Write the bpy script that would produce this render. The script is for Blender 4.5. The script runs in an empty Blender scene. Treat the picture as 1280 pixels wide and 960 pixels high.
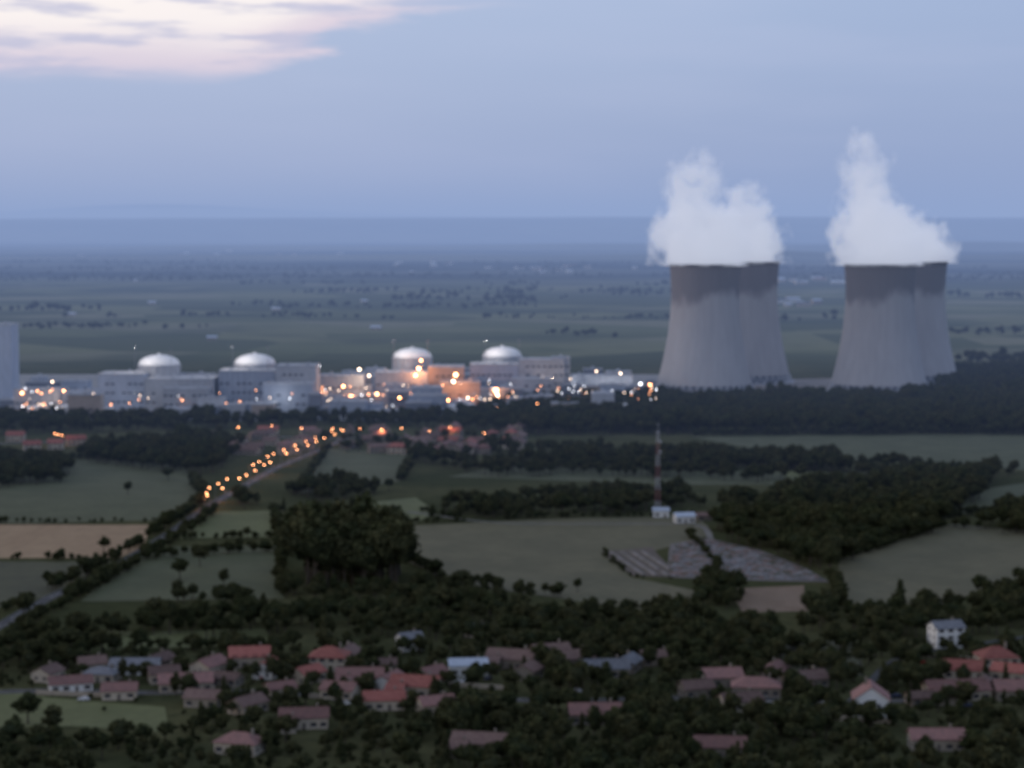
import bpy, math, random
from mathutils import Vector, Matrix, noise
random.seed(7)
scene = bpy.context.scene
try:
    scene.view_settings.view_transform='Standard'; scene.view_settings.look='None'; scene.view_settings.exposure=0
except Exception as e: print(e)
R=random.random
def U(a,b): return random.uniform(a,b)
# ------------------------------------------------------------ viewpoint (a hill top 168 m above the plain)
H=168.0; F=2600.0; TH=math.atan(199/F)
FW=Vector((0,math.cos(TH),-math.sin(TH))); UP=Vector((0,math.sin(TH),math.cos(TH)))
def G(px,py):
    """point of the plain (z=0), metres, on the camera ray through an image pixel"""
    d=FW+Vector(((px-640)/F,0,0))+UP*((480-py)/F)
    t=-H/d.z
    return (d.x*t,d.y*t)
cam=bpy.data.cameras.new('camera'); camo=bpy.data.objects.new('camera',cam)
scene.collection.objects.link(camo); camo.location=(0,0,H); camo.rotation_euler=(math.pi/2-TH,0,0)
cam.sensor_width=36; cam.lens=F/1280*36; cam.clip_start=1; cam.clip_end=300000
cam.dof.use_dof=True; cam.dof.focus_distance=18; cam.dof.aperture_fstop=1.9
scene.camera=camo
# ------------------------------------------------------------ materials
def newmat(name):
    m=bpy.data.materials.new(name); m.use_nodes=True
    nt=m.node_tree; return m,nt,nt.nodes['Principled BSDF']
def N(nt,t,**k):
    n=nt.nodes.new(t)
    for a,b in k.items(): setattr(n,a,b)
    return n
def mathn(nt,op,a,b=None,c=None,clamp=False):
    n=nt.nodes.new('ShaderNodeMath'); n.operation=op; n.use_clamp=clamp
    for i,v in enumerate((a,b,c)):
        if v is None: continue
        if isinstance(v,(int,float)): n.inputs[i].default_value=v
        else: nt.links.new(v,n.inputs[i])
    return n.outputs[0]
def mix(nt,f,a,b,blend='MIX'):
    n=nt.nodes.new('ShaderNodeMix'); n.data_type='RGBA'; n.blend_type=blend
    for s,v in ((0,f),(6,a),(7,b)):
        if isinstance(v,(int,float)): n.inputs[s].default_value=v
        elif isinstance(v,tuple): n.inputs[s].default_value=(v[0],v[1],v[2],1)
        else: nt.links.new(v,n.inputs[s])
    return n.outputs[2]
def worldnoise(nt,scale,sv=(1,1,1),detail=4,rough=.55):
    g=N(nt,'ShaderNodeNewGeometry'); v=N(nt,'ShaderNodeVectorMath',operation='MULTIPLY')
    nt.links.new(g.outputs['Position'],v.inputs[0]); v.inputs[1].default_value=tuple(scale*s for s in sv)
    n=N(nt,'ShaderNodeTexNoise'); n.inputs['Scale'].default_value=1; n.inputs['Detail'].default_value=detail
    n.inputs['Roughness'].default_value=rough
    nt.links.new(v.outputs[0],n.inputs['Vector']); return n.outputs['Fac']
def ss(nt,x,a,b):
    n=N(nt,'ShaderNodeMapRange'); n.interpolation_type='SMOOTHSTEP'
    n.inputs['From Min'].default_value=a; n.inputs['From Max'].default_value=b
    nt.links.new(x,n.inputs['Value']); return n.outputs[0]
def surf(name,c1,c2,scale=.3,sv=(1,1,1),rough=.85,rand=0.0,spec=.2):
    m,nt,b=newmat(name)
    n1=ss(nt,worldnoise(nt,scale,sv,2),.35,.65); n2=worldnoise(nt,scale*6,sv,2)
    c=mix(nt,n1,c1,c2)
    c=mix(nt,mathn(nt,'MULTIPLY',ss(nt,n2,.3,.8),.35),c,tuple(x*.55 for x in c1))
    if rand:
        o=N(nt,'ShaderNodeObjectInfo'); k=mathn(nt,'MULTIPLY_ADD',o.outputs['Random'],rand,1-rand/2)
        h=N(nt,'ShaderNodeHueSaturation'); nt.links.new(c,h.inputs['Color']); nt.links.new(k,h.inputs['Value']); c=h.outputs[0]
    nt.links.new(c,b.inputs['Base Color']); b.inputs['Roughness'].default_value=rough
    b.inputs['Specular IOR Level'].default_value=spec
    return m
def emis(name,col,st):
    m,nt,b=newmat(name); b.inputs['Base Color'].default_value=(.8,.8,.8,1)
    b.inputs['Emission Color'].default_value=(*col,1); b.inputs['Emission Strength'].default_value=st
    try: m.cycles.emission_sampling='NONE'
    except: pass
    return m
# ------------------------------------------------------------ mesh helpers
class MB:
    def __init__(s): s.v=[]; s.f=[]; s.m=[]
    def add(s,vs,fs,mi=0):
        o=len(s.v); s.v+= [tuple(v) for v in vs]; s.f+=[tuple(i+o for i in f) for f in fs]; s.m+=[mi]*len(fs)
    def box(s,cx,cy,z0,w,d,h,mi=0,rot=0):
        c,sn=math.cos(rot),math.sin(rot); vs=[]
        for z in (z0,z0+h):
            for x,y in ((-w/2,-d/2),(w/2,-d/2),(w/2,d/2),(-w/2,d/2)):
                vs.append((cx+x*c-y*sn,cy+x*sn+y*c,z))
        s.add(vs,[(3,2,1,0),(4,5,6,7),(0,1,5,4),(1,2,6,5),(2,3,7,6),(3,0,4,7)],mi)
    def beam(s,a,b,r,n=4,mi=0,r2=None):
        a=Vector(a);b=Vector(b);r2=r if r2 is None else r2
        d=(b-a).normalized(); u=d.orthogonal().normalized(); w=d.cross(u)
        vs=[a+(u*math.cos(t)+w*math.sin(t))*r for t in [2*math.pi*i/n for i in range(n)]]
        vs+=[b+(u*math.cos(t)+w*math.sin(t))*r2 for t in [2*math.pi*i/n for i in range(n)]]
        fs=[(i,(i+1)%n,n+(i+1)%n,n+i) for i in range(n)]+[tuple(range(n))[::-1],tuple(range(n,2*n))]
        s.add(vs,fs,mi)
    def lathe(s,prof,n=32,cx=0,cy=0,mi=0,close=False):
        vs=[];fs=[]
        for r,z in prof:
            for i in range(n):
                t=2*math.pi*i/n; vs.append((cx+r*math.cos(t),cy+r*math.sin(t),z))
        for j in range(len(prof)-1):
            for i in range(n):
                fs.append((j*n+i,j*n+(i+1)%n,(j+1)*n+(i+1)%n,(j+1)*n+i))
        s.add(vs,fs,mi)
    def mesh(s,name,mats,smooth=False):
        me=bpy.data.meshes.new(name); me.from_pydata(s.v,[],s.f)
        for m in mats: me.materials.append(m)
        me.polygons.foreach_set('material_index',s.m)
        if smooth: me.polygons.foreach_set('use_smooth',[True]*len(s.f))
        me.update(); return me
    def obj(s,name,mats,parent=None,smooth=False):
        o=bpy.data.objects.new(name,s.mesh(name,mats,smooth)); scene.collection.objects.link(o)
        if parent: o.parent=parent
        return o
def empty(name,loc=(0,0,0),rz=0):
    o=bpy.data.objects.new(name,None); scene.collection.objects.link(o); o.location=loc; o.rotation_euler=(0,0,rz)
    o.empty_display_size=1; return o
def linkobj(name,me,parent=None,loc=(0,0,0),rz=0,sc=(1,1,1)):
    o=bpy.data.objects.new(name,me); scene.collection.objects.link(o); o.location=loc; o.rotation_euler=(0,0,rz); o.scale=sc
    if parent: o.parent=parent
    return o
def plight(parent,loc,col,w,rad=.4):
    l=bpy.data.lights.new('lamp_light','POINT'); l.energy=w; l.color=col; l.shadow_soft_size=rad
    o=bpy.data.objects.new('lamp_light',l); scene.collection.objects.link(o); o.parent=parent; o.location=loc
ORANGE=(1,.38,.14); WARM=(1,.72,.5); WHITE=(.9,.93,1)
E_OR=emis('sodium_bulb',ORANGE,20); E_WA=emis('warm_bulb',WARM,9); E_WH=emis('white_bulb',WHITE,8)
E_OR2=emis('sodium_bulb_dim',ORANGE,9)
# ------------------------------------------------------------ world
w=bpy.data.worlds.new('World'); scene.world=w; w.use_nodes=True; nt=w.node_tree
bg=nt.nodes['Background']; bg.inputs['Strength'].default_value=.092
SE=math.radians(5); SR=math.radians(-62)
sky=N(nt,'ShaderNodeTexSky'); sky.sky_type='NISHITA'; sky.sun_disc=False; sky.sun_elevation=SE; sky.sun_rotation=SR
sky.air_density=1.4; sky.dust_density=1.0; sky.ozone_density=2.0
tc=N(nt,'ShaderNodeTexCoord'); sep=N(nt,'ShaderNodeSeparateXYZ'); nt.links.new(tc.outputs['Generated'],sep.inputs[0])
X,Y,Z=sep.outputs
az=mathn(nt,'ARCTAN2',X,Y)
el=mathn(nt,'ARCSINE',Z)
grad=mix(nt,ss(nt,el,-.01,.12),(3.7,4.7,7.3),(4.95,6.25,9.1))
grad=mix(nt,mathn(nt,'MULTIPLY',ss(nt,el,.15,1.2),.8),grad,(3.4,3.7,4.7))
left=ss(nt,az,.2,-.15)
grad=mix(nt,mathn(nt,'MULTIPLY',left,.45),grad,(6.2,7.2,9.8))
right=ss(nt,az,.05,.28)
grad=mix(nt,mathn(nt,'MULTIPLY',right,.35),grad,(3.9,5.1,8.1))
base=mix(nt,.84,sky.outputs[0],grad)
def skynoise(sx,sz,detail,off=0,rough=.55):
    cb=N(nt,'ShaderNodeCombineXYZ'); nt.links.new(mathn(nt,'MULTIPLY',az,sx),cb.inputs[0]); nt.links.new(mathn(nt,'MULTIPLY',el,sz),cb.inputs[1]); cb.inputs[2].default_value=off
    n=N(nt,'ShaderNodeTexNoise'); n.inputs['Scale'].default_value=1; n.inputs['Detail'].default_value=detail; n.inputs['Roughness'].default_value=rough
    nt.links.new(cb.outputs[0],n.inputs['Vector']); return n.outputs['Fac']
nA=skynoise(16,90,4,1.3); nB=skynoise(16,120,4,5.1); nC=skynoise(5,30,3,9.2)
thr=mathn(nt,'MULTIPLY_ADD',ss(nt,az,-.145,-.02),.032,.0685)
thr=mathn(nt,'ADD',thr,mathn(nt,'MULTIPLY',mathn(nt,'SUBTRACT',nA,.5),mathn(nt,'MULTIPLY_ADD',ss(nt,az,-.16,-.08),.030,.008)))
dd=mathn(nt,'SUBTRACT',el,thr)
m1=ss(nt,dd,-.003,.008); m2=ss(nt,mathn(nt,'ADD',az,mathn(nt,'MULTIPLY',mathn(nt,'SUBTRACT',nB,.5),.12)),.02,-.09)
m3=ss(nt,el,.5,.2)
front=mathn(nt,'MULTIPLY',m1,mathn(nt,'MULTIPLY',m2,m3))
lit=mix(nt,ss(nt,dd,.004,.030),(9.3,7.9,8.6),(12.4,11.3,10.5))
streak=mathn(nt,'MULTIPLY',ss(nt,nB,.48,.66),.8)
lit=mix(nt,streak,lit,(6.4,6.3,8.0))
col=mix(nt,mathn(nt,'MULTIPLY',front,.92),base,lit)
mott=mathn(nt,'MULTIPLY',ss(nt,nC,.4,.8),.18)
col=mix(nt,mott,col,(6.3,6.7,8.8))
nt.links.new(col,bg.inputs['Color'])
sun=bpy.data.lights.new('sun','SUN'); sun.energy=.5; sun.angle=math.radians(14); sun.color=(1,.78,.62)
so=bpy.data.objects.new('sun',sun); scene.collection.objects.link(so)
SA=math.radians(-75)
sd=Vector((math.sin(SA)*math.cos(math.radians(12)),math.cos(SA)*math.cos(math.radians(12)),math.sin(math.radians(12))))
so.rotation_euler=sd.to_track_quat('Z','Y').to_euler()
# haze: absorbing, self-glowing air over the river plain; emission stands in for scattered light
def haze(name,y0,y1,SG,C):
    hm=bpy.data.materials.new(name); hm.use_nodes=True; nt=hm.node_tree; nt.nodes.clear()
    out=N(nt,'ShaderNodeOutputMaterial'); ab=N(nt,'ShaderNodeVolumeAbsorption'); em=N(nt,'ShaderNodeEmission'); ad=N(nt,'ShaderNodeAddShader')
    mxs=max(SG)*1.1
    ab.inputs['Color'].default_value=(1-SG[0]/mxs,1-SG[1]/mxs,1-SG[2]/mxs,1); ab.inputs['Density'].default_value=mxs
    em.inputs['Color'].default_value=(*[SG[i]*C[i]/2e-5 for i in range(3)],1); em.inputs['Strength'].default_value=2e-5
    nt.links.new(ab.outputs[0],ad.inputs[0]); nt.links.new(em.outputs[0],ad.inputs[1]); nt.links.new(ad.outputs[0],out.inputs['Volume'])
    mb=MB(); mb.box(0,(y0+y1)/2,-60,180000,y1-y0,560); mb.obj(name,[hm])
haze('plain_haze_glow',1150,145000,(7.2e-5,7.8e-5,9.0e-5),(.28,.375,.61))
# ------------------------------------------------------------ ground
m,nt,b=newmat('plain')
g=N(nt,'ShaderNodeNewGeometry'); sp=N(nt,'ShaderNodeSeparateXYZ'); nt.links.new(g.outputs['Position'],sp.inputs[0])
yy=sp.outputs[1]
near=mix(nt,ss(nt,worldnoise(nt,1/70),.35,.65),(.055,.060,.030),(.085,.084,.042))
near=mix(nt,mathn(nt,'MULTIPLY',ss(nt,worldnoise(nt,1/6,detail=3),.45,.75),.6),near,(.034,.038,.022))
def voro(sx,sy):
    v=N(nt,'ShaderNodeVectorMath',operation='MULTIPLY'); nt.links.new(g.outputs['Position'],v.inputs[0]); v.inputs[1].default_value=(sx,sy,0)
    o=N(nt,'ShaderNodeTexVoronoi'); o.inputs['Scale'].default_value=1; nt.links.new(v.outputs[0],o.inputs['Vector'])
    s=N(nt,'ShaderNodeSeparateColor'); nt.links.new(o.outputs['Color'],s.inputs[0]); return s.outputs[0]
cr=N(nt,'ShaderNodeValToRGB'); e=cr.color_ramp.elements
e[0].position=0; e[0].color=(.095,.105,.06,1); e[1].position=1; e[1].color=(.24,.21,.14,1)
for p,c in ((.25,(.135,.145,.08)),(.45,(.165,.168,.095)),(.65,(.12,.13,.07)),(.8,(.19,.185,.12)),(.93,(.08,.09,.05))):
    q=e.new(p); q.color=(*c,1)
cr.color_ramp.interpolation='CONSTANT'
nt.links.new(voro(1/260,1/230),cr.inputs[0])
far=mix(nt,mathn(nt,'MULTIPLY',ss(nt,worldnoise(nt,1/520,(.8,.8,1)),.50,.60),.6),cr.outputs[0],(.065,.078,.05))
far=mix(nt,mathn(nt,'MULTIPLY',ss(nt,worldnoise(nt,1/60,detail=3),.4,.8),.35),far,(.075,.085,.05))
vfar=mix(nt,ss(nt,worldnoise(nt,1/1100,(.6,.7,1),5,.65),.40,.60),(.014,.020,.02),(.10,.105,.09))
c=mix(nt,ss(nt,yy,2300,2800),near,far); c=mix(nt,ss(nt,yy,5000,7400),c,vfar)
nt.links.new(c,b.inputs['Base Color']); b.inputs['Roughness'].default_value=1; b.inputs['Specular IOR Level'].default_value=0
mb=MB()
S=90000; xs=[-S,-20000,-6000,-2000,-500,500,2000,6000,20000,S]; ys=[-2000,300,1500,3000,6000,12000,25000,60000,120000]
for j,y in enumerate(ys):
    for x in xs: mb.v.append((x,y,0))
n=len(xs)
for j in range(len(ys)-1):
    for i in range(n-1): mb.f.append((j*n+i,j*n+i+1,(j+1)*n+i+1,(j+1)*n+i)); mb.m.append(0)
mb.obj('ground',[m])
# hills
hillm=surf('hill_forest',(.03,.04,.03),(.08,.09,.06),1/1500)
def ridge(name,Y0,hfun,depth):
    mb=MB(); n=160; W=Y0*.75
    for j,k in enumerate((0,.25,.5,.75,1)):
        for i in range(n+1):
            x=-W+2*W*i/n; hh=hfun(x)*math.sin(k*math.pi)**.8 if 0<k<1 else -5
            mb.v.append((x,Y0+depth*k,hh))
    for j in range(4):
        for i in range(n): mb.f.append((j*(n+1)+i,j*(n+1)+i+1,(j+1)*(n+1)+i+1,(j+1)*(n+1)+i)); mb.m.append(0)
    mb.obj(name,[hillm],smooth=True)
ridge('hills',20000,lambda x:246+16*noise.noise(Vector((x/4000,1.1,0)))+8*noise.noise(Vector((x/1100,4,0)))+(x/5000)*7,6000)
ridge('hills',44000,lambda x:330+310*math.exp(-((x+8200)/4200)**2)+50*noise.noise(Vector((x/5000,8,0))),9000)
ridge('hills',9800,lambda x: max(-4,10+40*noise.noise(Vector((x/1300,3.7,0)))+ (24 if x>900 else 0)),1300)
ridge('hills',13500,lambda x: max(-4,25+50*noise.noise(Vector((x/2100,13.7,0)))),2300)
# ------------------------------------------------------------ fields
fm={'green':surf('meadow_grass',(.074,.082,.040),(.092,.099,.050),1/25),
 'bright':surf('bright_meadow_grass',(.112,.122,.050),(.132,.142,.060),1/25),
 'olive':surf('dry_pasture',(.110,.102,.058),(.136,.123,.070),1/40),
 'tan':surf('wheat_stubble',(.30,.20,.115),(.33,.225,.13),1/30,(1,.3,1)),
 'dull':surf('rough_pasture',(.062,.064,.038),(.084,.084,.046),1/30),
 'soil':surf('bare_soil',(.19,.13,.085),(.22,.155,.105),1/12),
 'gravel':surf('gravel_yard',(.22,.215,.21),(.29,.28,.27),1/15)}
zc=[.03]
def flat(name,pts,mat):
    zc[0]+=.006; P=[G(*p) for p in pts]
    Q=[]
    for i,(a,b_) in enumerate(P):
        c_,d_=P[(i+1)%len(P)]; k=max(1,int(math.hypot(c_-a,d_-b_)/25))
        for j in range(k):
            t=j/k; Q.append((a+(c_-a)*t+(U(-1.3,1.3) if j else 0),b_+(d_-b_)*t+(U(-1.3,1.3) if j else 0)))
    mb=MB(); mb.add([(x,y,zc[0]) for x,y in Q],[tuple(range(len(Q)))]); o=mb.obj(name,[mat])
    return o
flat('meadow',[(-30,655),(215,650),(248,612),(225,577),(-30,572)],fm['green'])
flat('wheat_field',[(-30,698),(150,697),(178,685),(186,656),(-30,656)],fm['tan'])
flat('pasture',[(-30,765),(60,745),(140,702),(-30,702)],fm['dull'])
flat('meadow',[(215,673),(345,671),(352,638),(245,640)],fm['bright'])
flat('meadow',[(370,618),(500,602),(522,567),(412,561)],fm['green'])
flat('meadow',[(100,752),(355,748),(350,682),(185,684)],fm['green'])
flat('meadow',[(512,660),(545,640),(520,622),(440,630)],fm['bright'])
flat('pasture',[(510,702),(560,728),(700,748),(860,772),(868,738),(790,722),(750,690),(820,688),(892,668),(870,645),(700,648),(515,657)],fm['olive'])
flat('meadow',[(862,546),(1000,572),(1160,578),(1330,592),(1330,541)],fm['green'])
flat('pasture',[(560,596),(860,606),(1000,606),(1030,590),(760,588),(640,580)],fm['green'])
flat('meadow',[(990,612),(1030,606),(1035,590),(975,588)],fm['bright'])
flat('pasture',[(1060,770),(1180,757),(1330,700),(1330,668),(1190,655),(1050,700)],fm['olive'])
flat('meadow',[(1165,650),(1215,640),(1330,622),(1330,598),(1200,615)],fm['green'])
flat('stubble_field',[(928,766),(1012,764),(1005,732),(915,736)],fm['soil'])
flat('meadow',[(-60,912),(90,908),(212,916),(206,884),(60,872),(-60,852)],fm['bright'])
flat('meadow',[(130,812),(340,806),(335,786),(135,790)],fm['bright'])
flat('meadow',[(960,850),(1080,845),(1070,800),(970,805)],fm['dull'])
flat('industrial_yard',[(-60,522),(830,518),(830,468),(-60,468)],fm['gravel'])
flat('industrial_yard',[(800,500),(1200,500),(1290,480),(1270,455),(1190,470),(800,478)],surf('pale_yard',(.25,.22,.20),(.18,.165,.15),1/20))
# ------------------------------------------------------------ roads
asph=surf('asphalt',(.055,.055,.056),(.075,.074,.073),1/5); kerbm=surf('kerb_concrete',(.20,.19,.18),(.24,.23,.22),1/4); paint=surf('road_paint',(.65,.65,.62),(.8,.8,.76),1/2)
segs=[]
def road(name,pts,width=7,markings=True,z=.22,mat=None):
    P=[Vector((*G(*p),0)) for p in pts]; Q=[]
    for i in range(len(P)-1):
        L=(P[i+1]-P[i]).length; k=max(1,int(L/12))
        for j in range(k): Q.append(P[i].lerp(P[i+1],j/k))
        segs.append((P[i],P[i+1],width))
    Q.append(P[-1])
    for _ in range(2):
        Q=[Q[0]]+[(Q[i-1]+Q[i]*2+Q[i+1])/4 for i in range(1,len(Q)-1)]+[Q[-1]]
    par=empty(name)
    def strip(off1,off2,z0,z1,mat,nm,dash=None):
        mb=MB(); rows=[]
        for i,q in enumerate(Q):
            d=(Q[min(i+1,len(Q)-1)]-Q[max(i-1,0)]).normalized(); nn=Vector((-d.y,d.x,0)); rows.append((q+nn*off1,q+nn*off2))
        for i in range(len(rows)-1):
            if dash and i%2: continue
            a,b_=rows[i]; c_,d_=rows[i+1]
            if z1>z0: 
                mb.add([(a.x,a.y,z0),(b_.x,b_.y,z0),(d_.x,d_.y,z0),(c_.x,c_.y,z0),(a.x,a.y,z1),(b_.x,b_.y,z1),(d_.x,d_.y,z1),(c_.x,c_.y,z1)],[(7,6,5,4),(0,3,7,4),(1,5,6,2)])
            else: mb.add([(a.x,a.y,z0),(b_.x,b_.y,z0),(d_.x,d_.y,z0),(c_.x,c_.y,z0)],[(3,2,1,0)])
        mb.obj(nm,[mat],par)
    strip(-width/2,width/2,z,z,mat or asph,'carriageway')
    if markings:
        strip(-.08,.08,z+.006,z+.006,paint,'centre_line',True)
        strip(width/2,width/2+.2,.01,z+.12,kerbm,'kerb_right'); strip(-width/2-.2,-width/2,.01,z+.12,kerbm,'kerb_left')
    return Q
lightroad=surf('worn_asphalt',(.062,.062,.064),(.08,.08,.084),1/6)
RQ=road('road',[(432,548),(405,560),(345,585),(262,632),(215,665),(140,712),(60,748),(-40,805)],5.5,mat=lightroad)
R2=road('village_street',[(-40,868),(60,862),(180,868),(330,862),(470,880),(560,872),(700,878),(900,870),(1060,882),(1180,872),(1330,868)],5,z=.24)
R4=road('country_lane',[(560,545),(432,548),(280,545),(-40,556)],6,z=.25)
R5=road('country_lane',[(510,640),(620,655),(880,655),(900,700)],3.5,False,z=.2,mat=surf('gravel_track',(.16,.15,.13),(.2,.19,.17),1/8))
R6=road('village_street',[(1060,882),(1120,820),(1190,810),(1330,790)],3.5,False,z=.29)
# ------------------------------------------------------------ trees
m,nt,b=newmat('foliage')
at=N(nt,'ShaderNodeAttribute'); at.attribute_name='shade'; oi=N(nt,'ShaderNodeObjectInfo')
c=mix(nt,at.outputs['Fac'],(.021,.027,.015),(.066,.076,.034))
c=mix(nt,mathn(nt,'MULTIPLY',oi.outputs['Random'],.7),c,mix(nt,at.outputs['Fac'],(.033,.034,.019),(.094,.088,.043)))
nt.links.new(c,b.inputs['Base Color']); b.inputs['Roughness'].default_value=.7; b.inputs['Specular IOR Level'].default_value=0
foli=m; bark=surf('bark',(.06,.05,.04),(.09,.075,.06),1.0)
def tree_mesh(name,seed,kind):
    rnd=random.Random(seed); mb=MB(); sh=[]
    if kind=='round': rx,rz,cz=4.4,4.3,7.4; nc,leaf=22,.8
    elif kind=='tall': rx,rz,cz=3.4,5.2,6.9; nc,leaf=22,.78
    elif kind=='wide': rx,rz,cz=5.6,3.8,7.6; nc,leaf=26,.84
    elif kind=='poplar': rx,rz,cz=1.6,5.5,6.4; nc,leaf=20,.6
    elif kind=='conifer': rx,rz,cz=2.6,5.6,6.3; nc,leaf=24,.6
    elif kind=='bush': rx,rz,cz=5.2,4.6,5.2; nc,leaf=20,1.0
    mb.beam((0,0,-.3),(rnd.uniform(-.2,.2),rnd.uniform(-.2,.2),cz*.6),.36,6,1,.22); top=(0,0,cz*.6)
    mb.beam(top,(0,0,cz+rz*.5),.2,5,1,.05)
    cl=[]
    for i in range(nc):
        if kind in('conifer',):
            t=(i+.5)/nc; z=1.6+t*10.2; rr=rx*(1-t)*.75+.1; a=i*2.4; p=Vector((rr*math.cos(a),rr*math.sin(a),z)); r=.5+1.25*(1-t)
        elif kind=='poplar':
            t=(i+.5)/nc; z=1.8+t*9.6; rr=rx*.55*math.sin(min(1,t*1.15+.12)*math.pi)**.6 if t<.95 else 0; a=i*2.4; p=Vector((rr*math.cos(a),rr*math.sin(a),z)); r=.75+.55*math.sin(t*math.pi)
        else:
            while True:
                p=Vector((rnd.uniform(-1,1),rnd.uniform(-1,1),rnd.uniform(-1,1)))
                if .25<p.length<1: break
            if rnd.random()<.65: p=p.normalized()*rnd.uniform(.6,.95)
            r=rnd.uniform(1.0,1.9); p=Vector((p.x*(rx-r*.6),p.y*(rx-r*.6),cz+p.z*(rz-r*.6)))
        cl.append((p,r,rnd.random()))
    sh+= [0.2]*len(mb.f)
    for p,r,s in cl[:7]:
        q0=len(mb.f); mb.beam((0,0,max(1.8,min(cz,p.z-2.0))),p,.13,4,1,.04); sh+=[.2]*(len(mb.f)-q0)
    # dense inner foliage: rough lumps in the heart of the crown
    def lump(c0,ax,az_,sd,dark):
        q0=len(mb.f); nu,nv=8,5; vs=[]
        for j in range(nv+1):
            ph=math.pi*j/nv
            for i in range(nu):
                th=2*math.pi*i/nu; d=Vector((math.sin(ph)*math.cos(th),math.sin(ph)*math.sin(th),math.cos(ph)))
                k=1+.5*noise.noise(d*1.8+Vector((sd,0,0))); vs.append((c0[0]+d.x*ax*k,c0[1]+d.y*ax*k,c0[2]+d.z*az_*k))
        fs=[(j*nu+i,(j+1)*nu+i,(j+1)*nu+(i+1)%nu,j*nu+(i+1)%nu) for j in range(nv) for i in range(nu)]
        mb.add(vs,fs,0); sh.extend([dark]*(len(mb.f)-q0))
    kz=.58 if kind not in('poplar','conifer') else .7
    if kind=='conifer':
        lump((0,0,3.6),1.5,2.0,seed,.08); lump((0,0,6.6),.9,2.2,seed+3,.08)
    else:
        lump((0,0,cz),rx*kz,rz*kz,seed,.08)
    for p,r,s in cl:
        for k in range(int(28*r+12)):
            d=Vector((rnd.gauss(0,1),rnd.gauss(0,1),rnd.gauss(0,1))).normalized()
            rr=r*(rnd.random()**.4)*rnd.uniform(.85,1.15)
            c_=p+Vector((d.x*rr,d.y*rr,d.z*rr*.8))
            nrm=(d+Vector((rnd.gauss(0,.6),rnd.gauss(0,.6),rnd.gauss(0,.6)))).normalized()
            u=nrm.orthogonal().normalized(); v=nrm.cross(u); a=rnd.uniform(0,6.28); u,v=u*math.cos(a)+v*math.sin(a),v*math.cos(a)-u*math.sin(a)
            L=leaf*rnd.uniform(.5,1.1)
            mb.add([c_-u*L*.6,c_+v*L*.45,c_+u*L*.6,c_-v*L*.45],[(0,1,2,3)],0)
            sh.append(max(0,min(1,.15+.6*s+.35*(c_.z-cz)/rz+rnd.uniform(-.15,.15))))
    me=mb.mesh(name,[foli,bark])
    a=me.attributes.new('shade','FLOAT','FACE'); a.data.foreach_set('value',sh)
    return me
kinds=['round','round','tall','wide','wide','poplar','conifer','bush','bush']
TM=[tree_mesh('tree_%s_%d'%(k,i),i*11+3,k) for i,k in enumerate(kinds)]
coll=bpy.data.collections.new('tree_species')
for i,me in enumerate(TM):
    o=bpy.data.objects.new('t%02d'%i,me); coll.objects.link(o)
ng=bpy.data.node_groups.new('tree_instancer','GeometryNodeTree')
ng.interface.new_socket('Geometry',in_out='INPUT',socket_type='NodeSocketGeometry'); ng.interface.new_socket('Geometry',in_out='OUTPUT',socket_type='NodeSocketGeometry')
gi=ng.nodes.new('NodeGroupInput'); go=ng.nodes.new('NodeGroupOutput'); ip=ng.nodes.new('GeometryNodeInstanceOnPoints'); ci=ng.nodes.new('GeometryNodeCollectionInfo')
ci.inputs[0].default_value=coll; ci.inputs['Separate Children'].default_value=True; ci.inputs['Reset Children'].default_value=True
def na(nm,t):
    n=ng.nodes.new('GeometryNodeInputNamedAttribute'); n.data_type=t; n.inputs[0].default_value=nm; return n.outputs[0]
L=ng.links.new
L(gi.outputs[0],ip.inputs['Points']); L(ci.outputs[0],ip.inputs['Instance']); ip.inputs['Pick Instance'].default_value=True
L(na('idx','INT'),ip.inputs['Instance Index']); L(na('rot','FLOAT_VECTOR'),ip.inputs['Rotation']); L(na('sc','FLOAT_VECTOR'),ip.inputs['Scale']); L(ip.outputs[0],go.inputs[0])
NT=[0]
def scatter(name,pts):
    """pts: (x,y,height,idx)"""
    if not pts: return
    NT[0]+=len(pts)
    me=bpy.data.meshes.new(name); me.from_pydata([(p[0],p[1],0) for p in pts],[],[])
    a=me.attributes.new('idx','INT','POINT'); a.data.foreach_set('value',[p[3] for p in pts])
    a=me.attributes.new('rot','FLOAT_VECTOR','POINT'); a.data.foreach_set('vector',[v for p in pts for v in (0,0,U(0,6.28))])
    s=[]
    for p in pts:
        k=p[2]/12; q=k*U(.85,1.2); s+=[q,q,k]
    a=me.attributes.new('sc','FLOAT_VECTOR','POINT'); a.data.foreach_set('vector',s)
    o=bpy.data.objects.new(name,me); scene.collection.objects.link(o)
    md=o.modifiers.new('instances','NODES'); md.node_group=ng
avoid=[]
def blocked(x,y,mg=0):
    for ax,ay,r in avoid:
        if (x-ax)**2+(y-ay)**2<(r+mg)**2: return True
    for a,b_,wd in segs:
        d=b_-a; t=max(0,min(1,((x-a.x)*d.x+(y-a.y)*d.y)/d.length_squared)); 
        if (x-a.x-d.x*t)**2+(y-a.y-d.y*t)**2<(wd/2+3.0+mg)**2: return True
    return False
def inpoly(x,y,P):
    c=False; j=len(P)-1
    for i in range(len(P)):
        if (P[i][1]>y)!=(P[j][1]>y) and x<(P[j][0]-P[i][0])*(y-P[i][1])/(P[j][1]-P[i][1])+P[i][0]: c=not c
        j=i
    return c
BROAD=[0,1,2,3,4,0,1,3,4,2,7]
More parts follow.
